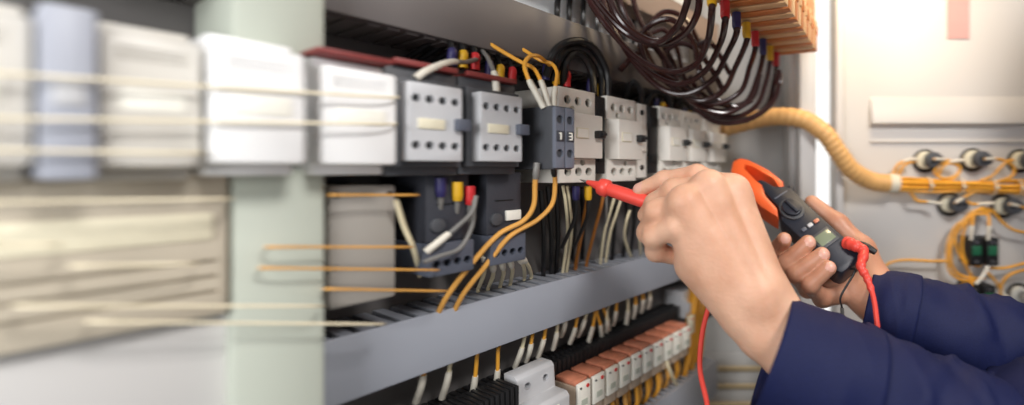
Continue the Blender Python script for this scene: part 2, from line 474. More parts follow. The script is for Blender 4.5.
# ------------------------------------------------------------------ wires of the upper row
FC = ('ferrule_cream', .022, .0026)
groupsP = [  # (name of contactor, x,y of blue / yellow / red sleeve, D, sleeve length)
 ('behind the blurred contactor', [(452, 62), (463, 64), (475, 66)], .348, .013),
 ('behind the sharp small contactor', [(489, 73), (500, 77), (512, 79)], .350, .013),
 ('behind the slate auxiliary block', [(546, 76), (556, 80), (567, 83)], .352, .015),
 ('above the black spacer past the probe', [(590, 88), (599.5, 92), (607.5, 94)], .350, .013),
 ('above the wide black gap near the hand', [(656, 106), (662.5, 110), (669, 111)], .350, .014),
 ('above the last two contactors', [(684, 114), (688.5, 117), (692.5, 119)], .350, .013)]
for gi, (gn, pts, D, L) in enumerate(groupsP):
    for (x, y), m in zip(pts, ('blue', 'yellow', 'red')):
        k = (980-x)/980*2.0
        p0 = PD(x, y+4, D+.012)
        u = L
        p1 = p0 + V((0, 0, u)); p2 = p1 + NB*.012 + V((0, 0, .012)); p3 = LW((p1.dot(DV))-.01, .405, .092)
        wire([p0, p0+V((0,0,u*.5)), p1, p2, p3], .0023, 'black_wire', 'black power wire with a %s sleeve %s' % (m, gn), 'phase wires above the contactors', f0=('sleeve_'+m, L, .0036), n=6)
# big black cable arcs
for k, (pts, l) in enumerate([
    ([(608, 96, .345), (606, 70, .346), (592, 46, .347), (574, 41, .347), (556, 50, .348), (546, 76, .360)], 'outermost thick black cable arching above the probed contactor'),
    ([(602, 98, .345), (601, 72, .352), (588, 52, .353), (572, 48, .353), (560, 57, .354), (553, 80, .366)], 'thick black cable arching second above the probed contactor'),
    ([(594, 96, .345), (592, 74, .352), (584, 58, .353), (574, 54, .353), (566, 63, .354), (563, 82, .366)], 'thick black cable arching innermost above the probed contactor')]):
    wire([PD(*p) for p in pts], .0038, 'black_wire', l, 'black cable arcs', name='power_cable', cat='cable', seg=10)
wire([PD(*p) for p in [(641, 112, .34), (641, 92, .345), (633, 82, .35), (627, 92, .36), (625, 105, .37)]], .0036, 'black_wire', 'short black cable loop above the slim pale module', 'black cable arcs', name='power_cable', cat='cable')
wire([PD(*p) for p in [(672, 116, .34), (668, 96, .345), (655, 92, .352), (646, 104, .36)]], .0034, 'black_wire', 'short black cable loop above the wide black gap', 'black cable arcs', name='power_cable', cat='cable')
wire([PD(*p) for p in [(695, 122, .34), (690, 102, .345), (680, 100, .352), (676, 112, .36)]], .0034, 'black_wire', 'short black cable loop above the last contactors', 'black cable arcs', name='power_cable', cat='cable')
# cream ferrules and orange loops over the auxiliary block
G = 'orange wires over the auxiliary block'
wire([PD(544, 108, .318), PD(536, 93, .322), PD(529, 80, .325), PD(524.5, 66, .33), PD(529, 57, .332), PD(538, 56, .334), PD(546, 62, .345), PD(552, 68, .36)], .0017, 'orange', 'orange wire looping up from the first cream sleeve on the auxiliary block', G, f0=('ferrule_cream', .0245, .0027))
wire([PD(549, 108, .318), PD(545, 93, .322), PD(540, 79, .326), PD(533, 68, .334), PD(521, 62, .342), PD(500, 50, .355), PD(478, 36, .37)], .0017, 'orange', 'orange wire rising from the middle cream sleeve and running back under the upper duct', G, f0=('ferrule_cream', .0245, .0027))
wire([PD(553.5, 108, .318), PD(554, 97, .321), PD(555.5, 86, .324), PD(557, 73, .33), PD(552, 64, .338), PD(540, 60, .345), PD(524, 50, .36), PD(512, 44, .37)], .0017, 'orange', 'orange wire bending from the third cream sleeve, the one beside the probed contactor', G, f0=('ferrule_cream', .020, .0027))
wire([PD(497, 98, .335), PD(496, 84, .336), PD(494.5, 74, .338), PD(488, 58, .35), PD(480, 48, .37)], .0017, 'grey_wire', 'wire with a cream sleeve entering the top of the sharp small contactor', G, f0=('ferrule_cream', .02, .0028))
wire([PD(416, 78, .33), PD(428, 70, .33), PD(450, 62, .338), PD(466, 62, .35), PD(480, 58, .36)], .0018, 'grey_wire', 'grey wire with a long cream sleeve lying over the blurred contactor', G, f0=('ferrule_cream', .04, .0024))

# ------------------------------------------------------------------ wires between contactors and lower duct
G = 'wires between the contactors and the duct'
wire([PD(537, 163, .322), PD(536, 172, .322), PD(535, 184, .325), PD(533.5, 206, .33), PD(523, 221, .335), PD(499, 234, .34), PD(473, 262, .345), PD(448, 295, .36), PD(436, 318, .375)], .0021, 'yellow_wire', 'orange wire sweeping down from the grey sleeve under the auxiliary block, the nearer of two', G, f0=('grey_wire', .013, .0027))
wire([PD(553, 163, .322), PD(554, 172, .322), PD(555, 184, .326), PD(552, 204, .331), PD(537, 220, .336), PD(510, 236, .341), PD(487, 264, .347), PD(464, 293, .36), PD(452, 316, .375)], .0021, 'yellow_wire', 'orange wire sweeping down from the black sleeve under the auxiliary block beside the probe', G, f0=('black_wire', .011, .0026))
def drop(x0, y0, x1, y1, m, label, r=.0016, D0=.352, D1=.395, f1=None, f0=None, bow=4, g=G):
    xm, ym = (x0+x1)/2+bow, (y0+y1)/2
    wire([PD(x0, y0, D0), PD(x0*.7+xm*.3+bow*.3, y0*.6+ym*.4, D0+.004), PD(xm, ym, (D0+D1)/2), PD(x1+bow*.15, y1*.8+ym*.2, D1), PD(x1, y1, D1)], r, m, label, g, f0=f0, f1=f1)
drop(563, 186, 562, 282, 'cream_wire', 'cream wire dropping under the probed contactor, first of a pair', bow=5)
drop(567, 186, 566, 280, 'cream_wire', 'cream wire dropping under the probed contactor, second of a pair', bow=5)
drop(588, 190, 576, 272, 'orange_brown', 'brown orange wire dropping below the probe tip', .0021, bow=0)
drop(604, 192, 587, 270, 'orange_brown', 'brown orange wire dropping just past the probe collar', .0019, bow=-1)
drop(616, 192, 601, 272, 'cream_wire', 'cream wire bending down below the probe, first of a pair', bow=-4)
drop(622, 196, 606, 272, 'cream_wire', 'cream wire bending down below the probe, second of a pair', bow=-4)
drop(606, 196, 597, 262, 'grey_wire', 'grey wire hanging between brown orange and cream wires below the probe', .0015, bow=3)
drop(630, 210, 634, 268, 'cream_wire', 'cream wire dropping beside the fingertips', bow=-7)
drop(640, 235, 641, 262, 'cream_wire', 'short cream wire just under the curled fingers', .0018, bow=0)
for i, (x, y0, x1, y1) in enumerate([(541, 190, 543, 284), (548, 186, 551, 282), (556, 186, 556, 280), (573, 186, 572, 262), (613, 188, 612, 266), (626, 188, 623, 264), (634, 190, 630, 262), (581, 188, 582, 262), (648, 188, 646, 258)]):
    drop(x, y0, x1, y1, 'black_wire', 'black wire hanging between the contactors and the duct, %s from the auxiliary block' % ords[i], .0026, .362, .400, bow=2)
for x, y, m in ((457.5, 182, 'yellow'), (470, 186, 'red'), (441, 178, 'blue'), (576, 186, 'blue'), (588, 186, 'yellow')):
    w = 'under the blurred contactor' if x < 500 else 'behind the probe tip'
    wire([PD(x, y, .346), PD(x, y+8, .346), PD(x, y+18, .347), PD(x-2, y+34, .352), PD(x-14, y+62, .37)], .0019, 'grey_wire' if x < 500 else 'black_wire', 'wire with a %s sleeve hanging %s' % (m, w), G, f0=('sleeve_'+m, .0135, .0038))
wire([PD(476, 196, .334), PD(472, 212, .332), PD(458, 226, .332), PD(446, 236, .334), PD(426, 252, .338)], .0017, 'grey_wire', 'grey wire ending in a pale sleeve across the blurred overload relay', G, f1=('ferrule_cream', .018, .0026))
wire([PD(474, 200, .336), PD(472, 226, .334), PD(460, 248, .333), PD(440, 256, .334), PD(424, 262, .335)], .0016, 'grey_wire', 'grey wire looping low across the blurred overload relay', G)
wire([PD(396, 200, .34), PD(404, 226, .345), PD(414, 250, .35), PD(420, 276, .37)], .0016, 'cream_wire', 'pale wire slanting down at the blurred end of the overload relays', G)
for i, (x, y, x1, y1) in enumerate([(484, 256, 478, 292), (492, 262, 488, 290), (501, 260, 500, 288), (509, 258, 510, 286), (518, 256, 524, 280), (521, 256, 531, 278)]):
    drop(x, y, x1, y1, 'cream_wire', 'short cream wire from the overload relay into the duct, %s from the blurred side' % ords[i], .0017, .352, .395, f0=('ferrule_cream', .014, .0026), bow=3)

# ------------------------------------------------------------------ wires hanging from the duct onto the black strip
G = 'ferruled wires between the duct and the terminal strips'
hang = [(424, 372, 416, 402), (450, 366, 442, 398), (477, 356, 471, 402), (498, 352, 495, 393), (525, 336, 515, 367), (532, 338, 526, 361), (546, 328, 538, 357), (558, 322, 553, 349), (566, 318, 561, 336), (577, 320, 570, 343), (586, 316, 578, 336), (596, 308, 588, 344), (597, 312, 602, 337), (607, 312, 606, 333), (603, 306, 609, 330), (617, 302, 613, 325), (628, 296, 626, 325), (636, 294, 633, 318), (643, 292, 641, 312), (650, 290, 648, 308)]
for i, (x, y, x1, y1) in enumerate(hang):
    L = .028 if i < 4 else .024
    wire([PD(x+2, y-16, .392), PD(x+1, y-6, .388), PD(x, y, .385), PD((x+x1)/2+1, (y+y1)/2, .388), PD(x1, y1, .398)], .0017, 'orange' if i % 3 != 1 else 'cream_wire', 'wire with a cream sleeve hanging from the long duct, %s counted from the near end' % ords[i], G, f1=('ferrule_cream', L, .0027))
# orange wires below the relays
G = 'orange wires under the relays'
for i in range(10):
    for j in range(2):
        s = .3205+i*.0206+j*.010; dz = random.uniform(-.003, .003)
        p = LW(s, .366+.004*j, -.254)
        wire([p, p+V((0,0,-.012))+NB*-.004, p+V((0,0,-.030))+NB*(-.004+dz)+DV*dz, p+V((0,0,-.052))+NB*.012], .0026, 'orange' if (i+j) % 4 else 'yellow_wire', 'orange wire below the %s relay from the white terminal block, %s one' % (ords[i], ('first', 'second')[j]), G, n=5)
# orange cables at the panel end
G = 'orange cables at the panel end'
for i, (x, D, xb) in enumerate(((692, .362, 684), (697, .366, 690), (702, .372, 694), (688, .376, 686))):
    wire([PD(x+4, 285, D+.01), PD(x+2, 305, D), PD(x, 330, D), PD(x-2, 352, D), PD(xb, 376, D+.004), PD(xb-3, 392, D+.01)], .0040, 'orange', 'thick orange cable dropping at the panel end behind the red lead, %s' % ('first from the relays', 'second from the relays', 'third from the relays', 'deepest, against the plate')[i], G, seg=10, name='cable', cat='cable')
wire([PD(665, 355, .36), PD(668, 366, .35), PD(672, 376, .35), PD(677, 386, .36)], .0022, 'cream_wire', 'cream wire hanging under the last relays', G)

# ------------------------------------------------------------------ terminal strip at the top and its cables
e = V((math.sin(math.radians(21)), math.cos(math.radians(21)), 0)); nbk = V((-e.y, e.x, 0))
corner = PY(818, 53, .60)
def SP(t, w, z):  # t = distance back towards the lens, w = into the strip, z = above its underside
    return corner - e*t + nbk*w + V((0, 0, z))
ang = math.atan2(e.y, e.x)
t = thing('overhead_terminal_rail', 'orange lit row of terminals overhead with brown cables plugged in from below', 'terminal rail', SP(.42, 0, 0), ang)
MB().box(0, .42, .004, .058, .012, .070, .001).build('base', 'strip_orange', t)
for i in range(26):
    x = .0005+i*.0161
    b = MB().box(x, x+.0120, 0, .0605, 0, .040, .0010)
    b.box(x, x+.0120, .012, .049, .040, .060, .001)
    b.box(x+.003, x+.009, -.0015, .001, .020, .032, .0005)
    b.build('terminal', 'strip_orange' if i % 2 else 'strip_cream', t)
t = thing('support_rail', 'brownish steel support rail running under the overhead terminals', 'rail', LW(.10, .36, .195), ROT)
MB().box(0, .52, 0, .003, 0, .036, .001).box(0, .52, 0, .03, 0, .003, .001).box(0, .52, 0, .03, .033, .036, .001).build('channel', 'rail_paint', t)

cols = ['yellow', 'red', 'blue', 'yellow', 'red', 'blue', 'yellow', 'red', 'blue']
G = 'brown cables plugged into the overhead terminals'
routes = [ # per cable: points after the sleeve as (px, py, Y)
 [(708, 40, .43), (696, 64, .46), (672, 72, .48), (640, 60, .47), (610, 30, .46), (590, 2, .46), (580, -20, .46)],
 [(720, 44, .45), (704, 72, .48), (676, 84, .50), (642, 66, .49), (612, 28, .48), (598, -20, .47)],
 [(729, 50, .47), (712, 80, .50), (684, 94, .51), (655, 84, .51), (622, 44, .49), (606, -6, .48), (602, -24, .48)],
 [(736, 66, .50), (722, 92, .52), (696, 100, .53), (662, 78, .52), (640, 40, .51), (622, 8, .50), (616, -24, .50)],
 [(750, 66, .52), (740, 92, .535), (712, 104, .54), (684, 90, .54), (664, 56, .53), (640, 20, .52), (628, -22, .51)],
 [(758, 76, .54), (746, 102, .55), (720, 111, .555), (692, 96, .55), (668, 66, .54), (652, 46, .535), (636, 54, .515), (620, 70, .505)],
 [(766, 82, .56), (756, 106, .565), (734, 117, .57), (706, 110, .56), (684, 88, .555), (672, 60, .55), (658, 40, .545), (644, 44, .54), (634, 60, .53)],
 [(774, 82, .58), (768, 104, .585), (750, 118, .585), (722, 119, .58), (698, 104, .57), (684, 76, .56), (676, 46, .555), (664, 30, .55), (650, 34, .54)],
]
for i, rt in enumerate(routes):
    rt = [(a_[0], a_[1], a_[2]+(0, 0, .008, .002, 0, .006, .004, .008)[i]) for a_ in rt]
    tt = .2536-i*(.2246/7)
    p = SP(tt, .050, -.002)
    q = p + V((0, 0, -.020))
    wire([p, p+V((0,0,-.010)), q] + [PY(*a) for a in rt], .0033, 'brown_wire', 'brown cable with a %s sleeve, %s of the eight plugged into the overhead terminals' % (cols[i], ords[i]), G, f0=('sleeve_'+cols[i], .017, .0046), name='power_cable', cat='cable', n=8, seg=10)
G = 'loose brown cable loops under the overhead terminals'
loops = [([(700, -12, .40), (697, 14, .42), (684, 34, .45), (660, 44, .47), (628, 34, .46), (600, 6, .46), (586, -18, .46)], 'brown cable curving lowest to the upper edge before the yellow sleeved one'),
 ([(690, -14, .40), (686, 6, .42), (676, 28, .45), (655, 42, .47), (622, 22, .46), (604, -18, .46)], 'brown cable curving above the other loose ones at the upper edge'),
 ([(700, 70, .53), (692, 40, .53), (672, 20, .52), (652, 24, .52), (640, 40, .52), (650, 66, .53), (676, 82, .54), (700, 96, .55)], 'brown cable coiled in the wide upper loop behind the bundle'),
 ([(724, 92, .55), (712, 70, .55), (694, 48, .55), (676, 44, .55), (664, 58, .55), (672, 82, .55), (698, 106, .56), (726, 113, .57), (752, 100, .575)], 'brown cable coiled in the middle loop behind the bundle'),
 ([(706, 60, .57), (698, 40, .57), (684, 18, .56), (664, 12, .55), (648, 28, .54), (642, 50, .535), (660, 80, .54)], 'brown cable coiled in the smallest loop near the support rail'),
 ([(730, 74, .56), (714, 46, .56), (706, 42, .56), (696, 50, .56), (700, 74, .56), (716, 98, .565), (738, 108, .57)], 'brown cable coiled closest below the support rail end'),
 ([(779, 70, .58), (779, 84, .582), (775, 98, .585), (764, 111, .585), (744, 121, .585), (716, 122, .58), (694, 108, .57)], 'brown cable hanging lowest at the far end of the overhead terminals')]
for (pts, l), dY in zip(loops, (-.02, -.03, -.025, -.018, 0, -.012, -.006)):
    wire([PY(p[0], p[1], p[2]+dY) for p in pts], .0033, 'brown_wire', l, G, name='power_cable', cat='cable', seg=10)
wire([PY(760, 74, .56), PY(752, 98, .565), PY(728, 106, .57), PY(700, 92, .56), PY(690, 76, .55)], .0033, 'brown_wire', 'brown cable lying in the innermost curve of the bundle', G, name='power_cable', cat='cable', seg=10)
t = thing('cable_clip', 'dark clip on the last brown cable under the far end of the overhead terminals', 'clip', PY(779, 80, .578), ang)
MB().box(-.005, .005, -.005, .005, -.006, .008, .001).box(.004, .010, -.003, .003, -.002, .003, .001).build('clip', 'brown_wire', t)
# short black wires from above into the upper duct
G = 'black wires dropping into the upper duct'
for i, x in enumerate((557, 569, 583, 597, 612, 624, 633)):
    wire([PD(x+4, -24, .40), PD(x+1, -2, .395), PD(x, 12+i*4, .392), PD(x+1, 26+i*5.5, .395)], .0032, 'black_wire', 'black wire dropping from above behind the upper duct, %s from the near end' % ords[i], G, n=5)

# ------------------------------------------------------------------ pale straight wires along the near end of the panel
G = 'straight pale wires along the near end of the panel'
for i, (x0, x1, y0, y1, D, m, l) in enumerate([
    (-40, 398, 72, 97, .312, 'pale_wire', 'pale wire running straight across the blurred contactors, topmost'),
    (-40, 396, 118, 124, .311, 'pale_wire', 'pale wire running straight across the middle of the blurred contactors'),
    (-40, 200, 150, 153, .311, 'pale_wire', 'pale wire running straight along the bottom of the blurred contactors'),
    (-40, 230, 203, 199, .325, 'pale_wire', 'pale wire running straight below the blurred contactors over the beige housing'),
    (330, 418, 195, 195, .335, 'yellow_wire', 'yellow wire running straight past the dark gap beside the sage upright, upper one'),
    (-40, 60, 245, 245, .325, 'pale_wire', 'short pale wire running straight at the picture edge over the beige housing'),
    (268, 412, 247, 247, .332, 'yellow_wire', 'yellow wire running straight over the sage upright, upper of two'),
    (74, 196, 266, 264, .325, 'pale_wire', 'pale wire running straight over the beige housing, middle one'),
    (262, 438, 268, 270, .333, 'yellow_wire', 'yellow wire running straight over the sage upright, lower of two'),
    (326, 446, 289, 291, .335, 'yellow_wire', 'yellow wire running straight below the blurred overload relays'),
    (20, 322, 306, 306, .325, 'pale_wire', 'long pale wire running straight just above the pale junction box'),
    (92, 384, 322, 324, .330, 'pale_wire', 'long pale wire running straight along the front of the pale junction box')]):
    wire([PD(x0, y0, D+.012), PD(x0+(x1-x0)*.04, y0, D), PD((x0+x1)/2, (y0+y1)/2, D), PD(x0+(x1-x0)*.96, y1, D), PD(x1, y1, D+.012)], .0008, m, l, G)

# ------------------------------------------------------------------ the tan hose and everything on the door
hp = catmull([PY(690, 150, .74), PY(712, 133, .72), PY(740, 124, .70), PY(772, 117, .68), PY(802, 119, .66), PY(824, 133, .65), PY(838, 152, .652), PY(852, 170, .66), PY(872, 181, .672), PY(896, 184, .678)], 26)
base = hp[0].copy(); hp = [p-base for p in hp]
t = thing('corrugated_hose', 'tan corrugated cable hose bending from the panel to the open door', 'hose', base)
n = len(hp)
MB().tube(hp, .013, 18, lambda u: .0134 + .00045*math.sin(u*n*.95)).build('hose', 'tan_hose', t)
MB().tube(hp[-10:], .0148, 16).build('end_collar', 'tie', t)
# the orange bundle
G = 'orange wires in the bundle across the door'
for i in range(14):
    a_ = i*2.399; rr = .0075*math.sqrt((i+.5)/14)
    off = V((0, math.sin(a_)*rr, math.cos(a_)*rr*1.15))
    pts = []
    for j in range(9):
        px = 884+j*24
        pts.append(PY(px, 184+j*.7, .683) + off*(1+.25*math.sin(j*1.3+i)) + V((0, -.003, random.uniform(-.0012, .0012))))
    wire(pts, .0021, 'orange' if i % 3 else 'yellow_wire', 'orange wire in the tied bundle across the cabinet door', G, n=4, seg=6)
for i, px in enumerate((928, 960, 992, 1018)):
    c = PY(px, 184+(px-884)/24*.7, .680)
    o = MB().tube([V((0, math.cos(q)*.0112, math.sin(q)*.0122)) for q in [2*math.pi*k/24 for k in range(25)]], .0012, 6).box(-.002, .002, -.016, -.010, -.002, .002, .0005).build('cable_tie', 'tie')
    o.location = c
    tag(o, 'pale cable tie around the orange bundle on the door, %s from the hose' % ords[i], 'cable tie', 'cable ties on the bundle')

def button(label, px, py, r=.0185, dark=True):
    c = PY(px, py, .70)
    t = thing('push_button_body', label, 'push button', (c.x, .70, c.z), 0, 'push button bodies on the door')
    MB().cyl((0, -.006, 0), (0, 0, 0), r, 28, bev=.001).build('flange', 'black', t)
    MB().cyl((-.002, -.011, .001), (-.002, -.005, .001), r*.74, 24, bev=.001).build('locking_ring', 'label_cream' if dark else 'label_white', t)
    if dark:
        b = MB().cyl((.006, -.024, .001), (.006, -.010, .001), r*.66, 20, bev=.0012)
        b.cyl((.013, -.023, 0), (.013, -.010, 0), r*.46, 18, bev=.001); b.build('contact_housing', 'slate', t)
        MB().cyl((.004, -.0255, .002), (.004, -.0235, .002), .0035, 12).cyl((.013, -.0245, .001), (.013, -.0225, .001), .003, 12).build('terminal_screw', 'dark', t)
    else:
        MB().cyl((.006, -.026, -.002), (.006, -.010, -.002), r*.5, 18, bev=.001).build('contact_housing', 'contactor_grey', t)
        MB().cyl((-.002, -.019, .003), (-.002, -.014, .003), r*.34, 14).build('terminal_screw', 'steel', t)
    return t
button('dark push button body above the bundle, closest to the hose', 924, 161)
button('dark push button body above the bundle, middle one under the ledge', 971, 160)
button('dark push button body above the bundle at the picture edge', 1018, 161)
button('dark push button body just under the bundle near the hose', 948, 204)
button('dark push button body just under the bundle over the green and black contacts', 1001, 206)
button('cream push button body behind the navy sleeve', 922, 288, .0165, False)
button('cream push button body low at the picture edge beside the contacts', 1017, 294, .0180, False)
# contact blocks
def contact(label, px0, px1, y0, y1):
    p = PY(px0, y1, .68); q = PY(px1, y0, .68); w = q.x-p.x; h = q.z-p.z
    t = thing('contact_block', label, 'contact block', (p.x, .668, p.z), 0, 'green and black contact blocks')
    MB().box(0, w, 0, .033, 0, h, .001).build('housing', 'black', t)
    MB().box(w*.12, w*.88, -.0012, .001, h*.38, h*.72, .0004).build('green_face', 'green', t)
    MB().cyl((w*.5, -.001, h*.85), (w*.5, .002, h*.85), .0026, 12).cyl((w*.5, -.001, h*.15), (w*.5, .002, h*.15), .0026, 12).build('terminal_screw', 'steel', t)
    return t
contact('green and black contact block in the upper pair, the one under the orange loop', 966, 978, 237, 264)
contact('black contact block in the upper pair closer to the picture edge', 982, 994, 237, 264)
contact('green and black contact block in the lower pair over the sleeve', 964, 976, 284, 308)
contact('black contact block in the lower pair closer to the picture edge', 979, 991, 284, 308)
G = 'orange wires looping on the door'
FB = ('ferrule_cream', .020, .0026)
def dw(pts, label, f0=None, f1=None, r=.0022, m='orange', Y=.678):
    wire([PY(p[0], p[1], p[2] if len(p) > 2 else Y) for p in pts], r, m, label, G, f0=f0, f1=f1)
dw([(917, 159, .672), (908, 160), (899, 164), (894, 172), (893, 182)], 'orange wire arcing into the first upper push button from the hose side', FB)
dw([(916, 161, .676), (906, 164), (900, 172), (898, 182)], 'second orange wire beside the first upper push button on the hose side', None)
dw([(934, 159, .668), (946, 160), (956, 163), (960, 170), (953, 177), (942, 178), (935, 172), (940, 164), (950, 162), (964, 160, .672)], 'orange wire looping between the first and second upper push buttons', FB, FB)
dw([(938, 178), (942, 168), (950, 163), (959, 167), (957, 176), (948, 181)], 'orange wire closing the ring between the first and second upper push buttons')
dw([(985, 159, .668), (998, 159), (1008, 162), (1014, 168), (1012, 176), (1000, 181), (988, 184)], 'orange wire running from the second upper push button and curling back to the bundle', FB)
dw([(980, 181), (992, 176), (1000, 168), (1008, 161), (1014, 160, .672)], 'orange wire slanting up to the push button at the picture edge')
dw([(908, 188), (913, 196), (918, 201), (930, 202), (942, 204, .672)], 'orange wire from the bundle into the lower push button near the hose', None, FB)
dw([(955, 203, .668), (963, 198), (970, 194), (978, 190)], 'pale sleeved wire rising from the lower push button near the hose', FB)
dw([(966, 201), (972, 204), (980, 204), (994, 203, .668)], 'orange wire ending in a pale sleeve at the lower push button over the contacts', None, FB)
dw([(1010, 204, .668), (1022, 207), (1034, 212)], 'pale sleeved wire leaving the lower push button towards the picture edge', FB)
dw([(971, 240, .664), (972, 226, .664), (974, 214), (982, 208), (992, 211), (1002, 222), (1014, 230), (1034, 234)], 'orange wire rising from the upper green contact and bending to the picture edge', FB)
dw([(988, 240, .664), (989, 226, .664), (988, 214), (982, 209), (972, 214), (965, 228), (962, 246), (966, 262), (980, 266)], 'orange wire rising from the upper black contact and curling down', FB)
dw([(990, 212), (974, 211), (964, 220), (956, 226), (949, 240), (947, 258), (950, 272), (962, 280), (978, 281)], 'orange wire in the wide loop around the contacts, outer one')
dw([(986, 214), (972, 215), (963, 224), (957, 232), (951, 246), (951, 262), (957, 273), (970, 278), (984, 278)], 'orange wire in the wide loop around the contacts, inner one')
dw([(954, 236), (958, 252), (966, 266), (972, 278), (971, 286, .664)], 'orange wire passing down inside the wide loop to the lower green contact')
dw([(880, 278), (884, 268), (892, 262), (908, 260), (930, 261), (946, 261)], 'orange wire arcing over the far sleeve to the wide loop')
dw([(928, 291, .672), (944, 292), (956, 290), (964, 284)], 'pale sleeved wire from the cream push button behind the sleeve', ('ferrule_cream', .028, .0026))
dw([(990, 268), (1004, 268), (1018, 265), (1036, 260)], 'orange wire running from the contacts to the picture edge, upper of two')
dw([(985, 270), (996, 282), (1002, 292), (1010, 300, .672)], 'orange wire bending to the low cream push button', None, ('ferrule_cream', .016, .0026))
dw([(1036, 268), (1016, 272), (1004, 280), (1000, 294), (999, 312), (999, 330)], 'orange wire curling from the picture edge down behind the far sleeve')
dw([(976, 284, .664), (984, 274, .664), (988, 266, .664)], 'short white wire between upper and lower contacts', None, None, .0022, 'label_white')

# vent slats low on the back wall
t = thing('ventilation_grille', 'pale ventilation slats low on the back wall between the red lead and the near sleeve', 'ventilation grille', (PY(700, 0, .8).x, .80, PY(0, 425, .80).z), 0)
L = PY(775, 0, .8).x-PY(700, 0, .8).x
MB().box(0, L, -.004, 0, 0, PY(0, 352, .8).z-PY(0, 425, .8).z, .001).build('frame', 'wall_paint', t)
for i in range(4):
    z = PY(0, 366+i*17.5, .8).z-PY(0, 425, .80).z
    s_ = MB().box(0, L, 0, .003, -.007, .007, .001); bmesh.ops.rotate(s_.bm, cent=(0,0,0), matrix=Matrix.Rotation(.6, 3, 'X'), verts=s_.bm.verts)
    bmesh.ops.translate(s_.bm, vec=(0, -.014, z), verts=s_.bm.verts)
    s_.build('slat', 'wood_tan', t)

# ------------------------------------------------------------------ hands: signed distance field -> mesh
def rcone(P, a, b, r1, r2):
    a = np.array(a); b = np.array(b); ab = b-a; L2 = ab@ab
    t = np.clip(((P-a)@ab)/L2, 0, 1)
    d = np.linalg.norm(P-(a+t[..., None]*ab), axis=-1)
    return d-(r1+(r2-r1)*t)
def smin(a, b, k):
    h = np.clip(.5+.5*(b-a)/k, 0, 1)
    return b*(1-h)+a*h-k*h*(1-h)
def surface_nets(f, lo, vox):
    nx, ny, nz = f.shape; ins = f < 0
    c = np.zeros((nx-1, ny-1, nz-1), int)
    for i in (0, 1):
        for j in (0, 1):
            for k in (0, 1): c += ins[i:nx-1+i, j:ny-1+j, k:nz-1+k]
    act = (c > 0) & (c < 8)
    idx = -np.ones(act.shape, int); idx[act] = np.arange(act.sum())
    I = np.argwhere(act)
    acc = np.zeros((len(I), 3)); cnt = np.zeros(len(I))
    cor = [(i, j, k) for i in (0, 1) for j in (0, 1) for k in (0, 1)]
    for A in range(8):
        for B in range(A+1, 8):
            if sum(abs(cor[A][q]-cor[B][q]) for q in range(3)) != 1: continue
            pa = I+np.array(cor[A]); pb = I+np.array(cor[B])
            fa = f[pa[:, 0], pa[:, 1], pa[:, 2]]; fb = f[pb[:, 0], pb[:, 1], pb[:, 2]]
            x = (fa < 0) != (fb < 0)
            t = np.where(x, fa/np.where(x, fa-fb, 1), 0)
            pt = pa+(pb-pa)*t[:, None]
            acc[x] += pt[x]; cnt[x] += 1
    verts = lo+(acc/cnt[:, None])*vox
    faces = []
    for ax in range(3):
        sl0 = [slice(None)]*3; sl1 = [slice(None)]*3
        sl0[ax] = slice(0, -1); sl1[ax] = slice(1, None)
        e0, e1 = ins[tuple(sl0)], ins[tuple(sl1)]
        E = np.argwhere(e0 != e1)
        u, v = (ax+1) % 3, (ax+2) % 3
        ok = (E[:, u] > 0) & (E[:, v] > 0) & (E[:, u] < f.shape[u]-1) & (E[:, v] < f.shape[v]-1)
        E = E[ok]; flip = e0[E[:, 0], E[:, 1], E[:, 2]]
        def g(du, dv):
            q = E.copy(); q[:, u] -= du; q[:, v] -= dv
            return idx[q[:, 0], q[:, 1], q[:, 2]]
        a, b, c_, d = g(1, 1), g(0, 1), g(0, 0), g(1, 0)
        Q = np.stack([a, b, c_, d], 1); Q[~flip] = Q[~flip][:, ::-1]
        faces.append(Q)
    return verts, np.concatenate(faces)
def sdf_mesh(groups, vox, kpalm):
    """groups: list of (list of (a, b, r1, r2), k inside the group, k to the rest)"""
    pts = [(np.array(p), max(r1, r2)) for g in groups for (a, b, r1, r2) in g[0] for p in (a, b)]
    lo = np.min([p-r for p, r in pts], 0)-.006; hi = np.max([p+r for p, r in pts], 0)+.006
    n = np.ceil((hi-lo)/vox).astype(int)+1
    g3 = np.stack(np.meshgrid(*[lo[i]+np.arange(n[i])*vox for i in range(3)], indexing='ij'), -1)
    f = None
    for prim, kin, kout in groups:
        d = None
        for (a, b, r1, r2) in prim:
            q = rcone(g3, a, b, r1, r2)
            d = q if d is None else smin(d, q, kin)
        f = d if f is None else smin(f, d, kout)
    return surface_nets(f, lo, vox)
def T(px, py, Y): return tuple(PY(px, py, Y))
def chain(pts, rs): return [(pts[i], pts[i+1], rs[i], rs[i+1]) for i in range(len(pts)-1)]

# near hand (back of the hand to the lens, fingers on the probe)
Mi, Mm, Mr, Mp = (733, 190, .392), (709, 188, .378), (686, 203, .367), (676, 227, .362)
palm = [
 (T(783, 318, .372), T(738, 197, .392), .0140, .0113),
 (T(775, 326, .368), T(*Mm), .0160, .0113),
 (T(768, 334, .366), T(*Mr), .0150, .0113),
 (T(757, 335, .364), T(678, 226, .366), .0150, .0118),
 (T(737, 308, .370), T(697, 262, .377), .0165, .0195),
 (T(748, 290, .386), T(720, 225, .398), .0180, .0170),
 (T(760, 296, .3565), T(763, 301, .3565), .0095, .0095),
 (T(805, 345, .362), T(768, 300, .372), .0180, .0175),
 (T(788, 362, .362), T(750, 318, .370), .0150, .0150),
 (T(880, 440, .345), T(800, 356, .360), .036, .0245),
]
idxf = chain([T(*Mi), T(697, 174.5, .400), T(664, 179.5, .412), T(640, 190, .418)], [.0106, .0086, .0076, .0068])
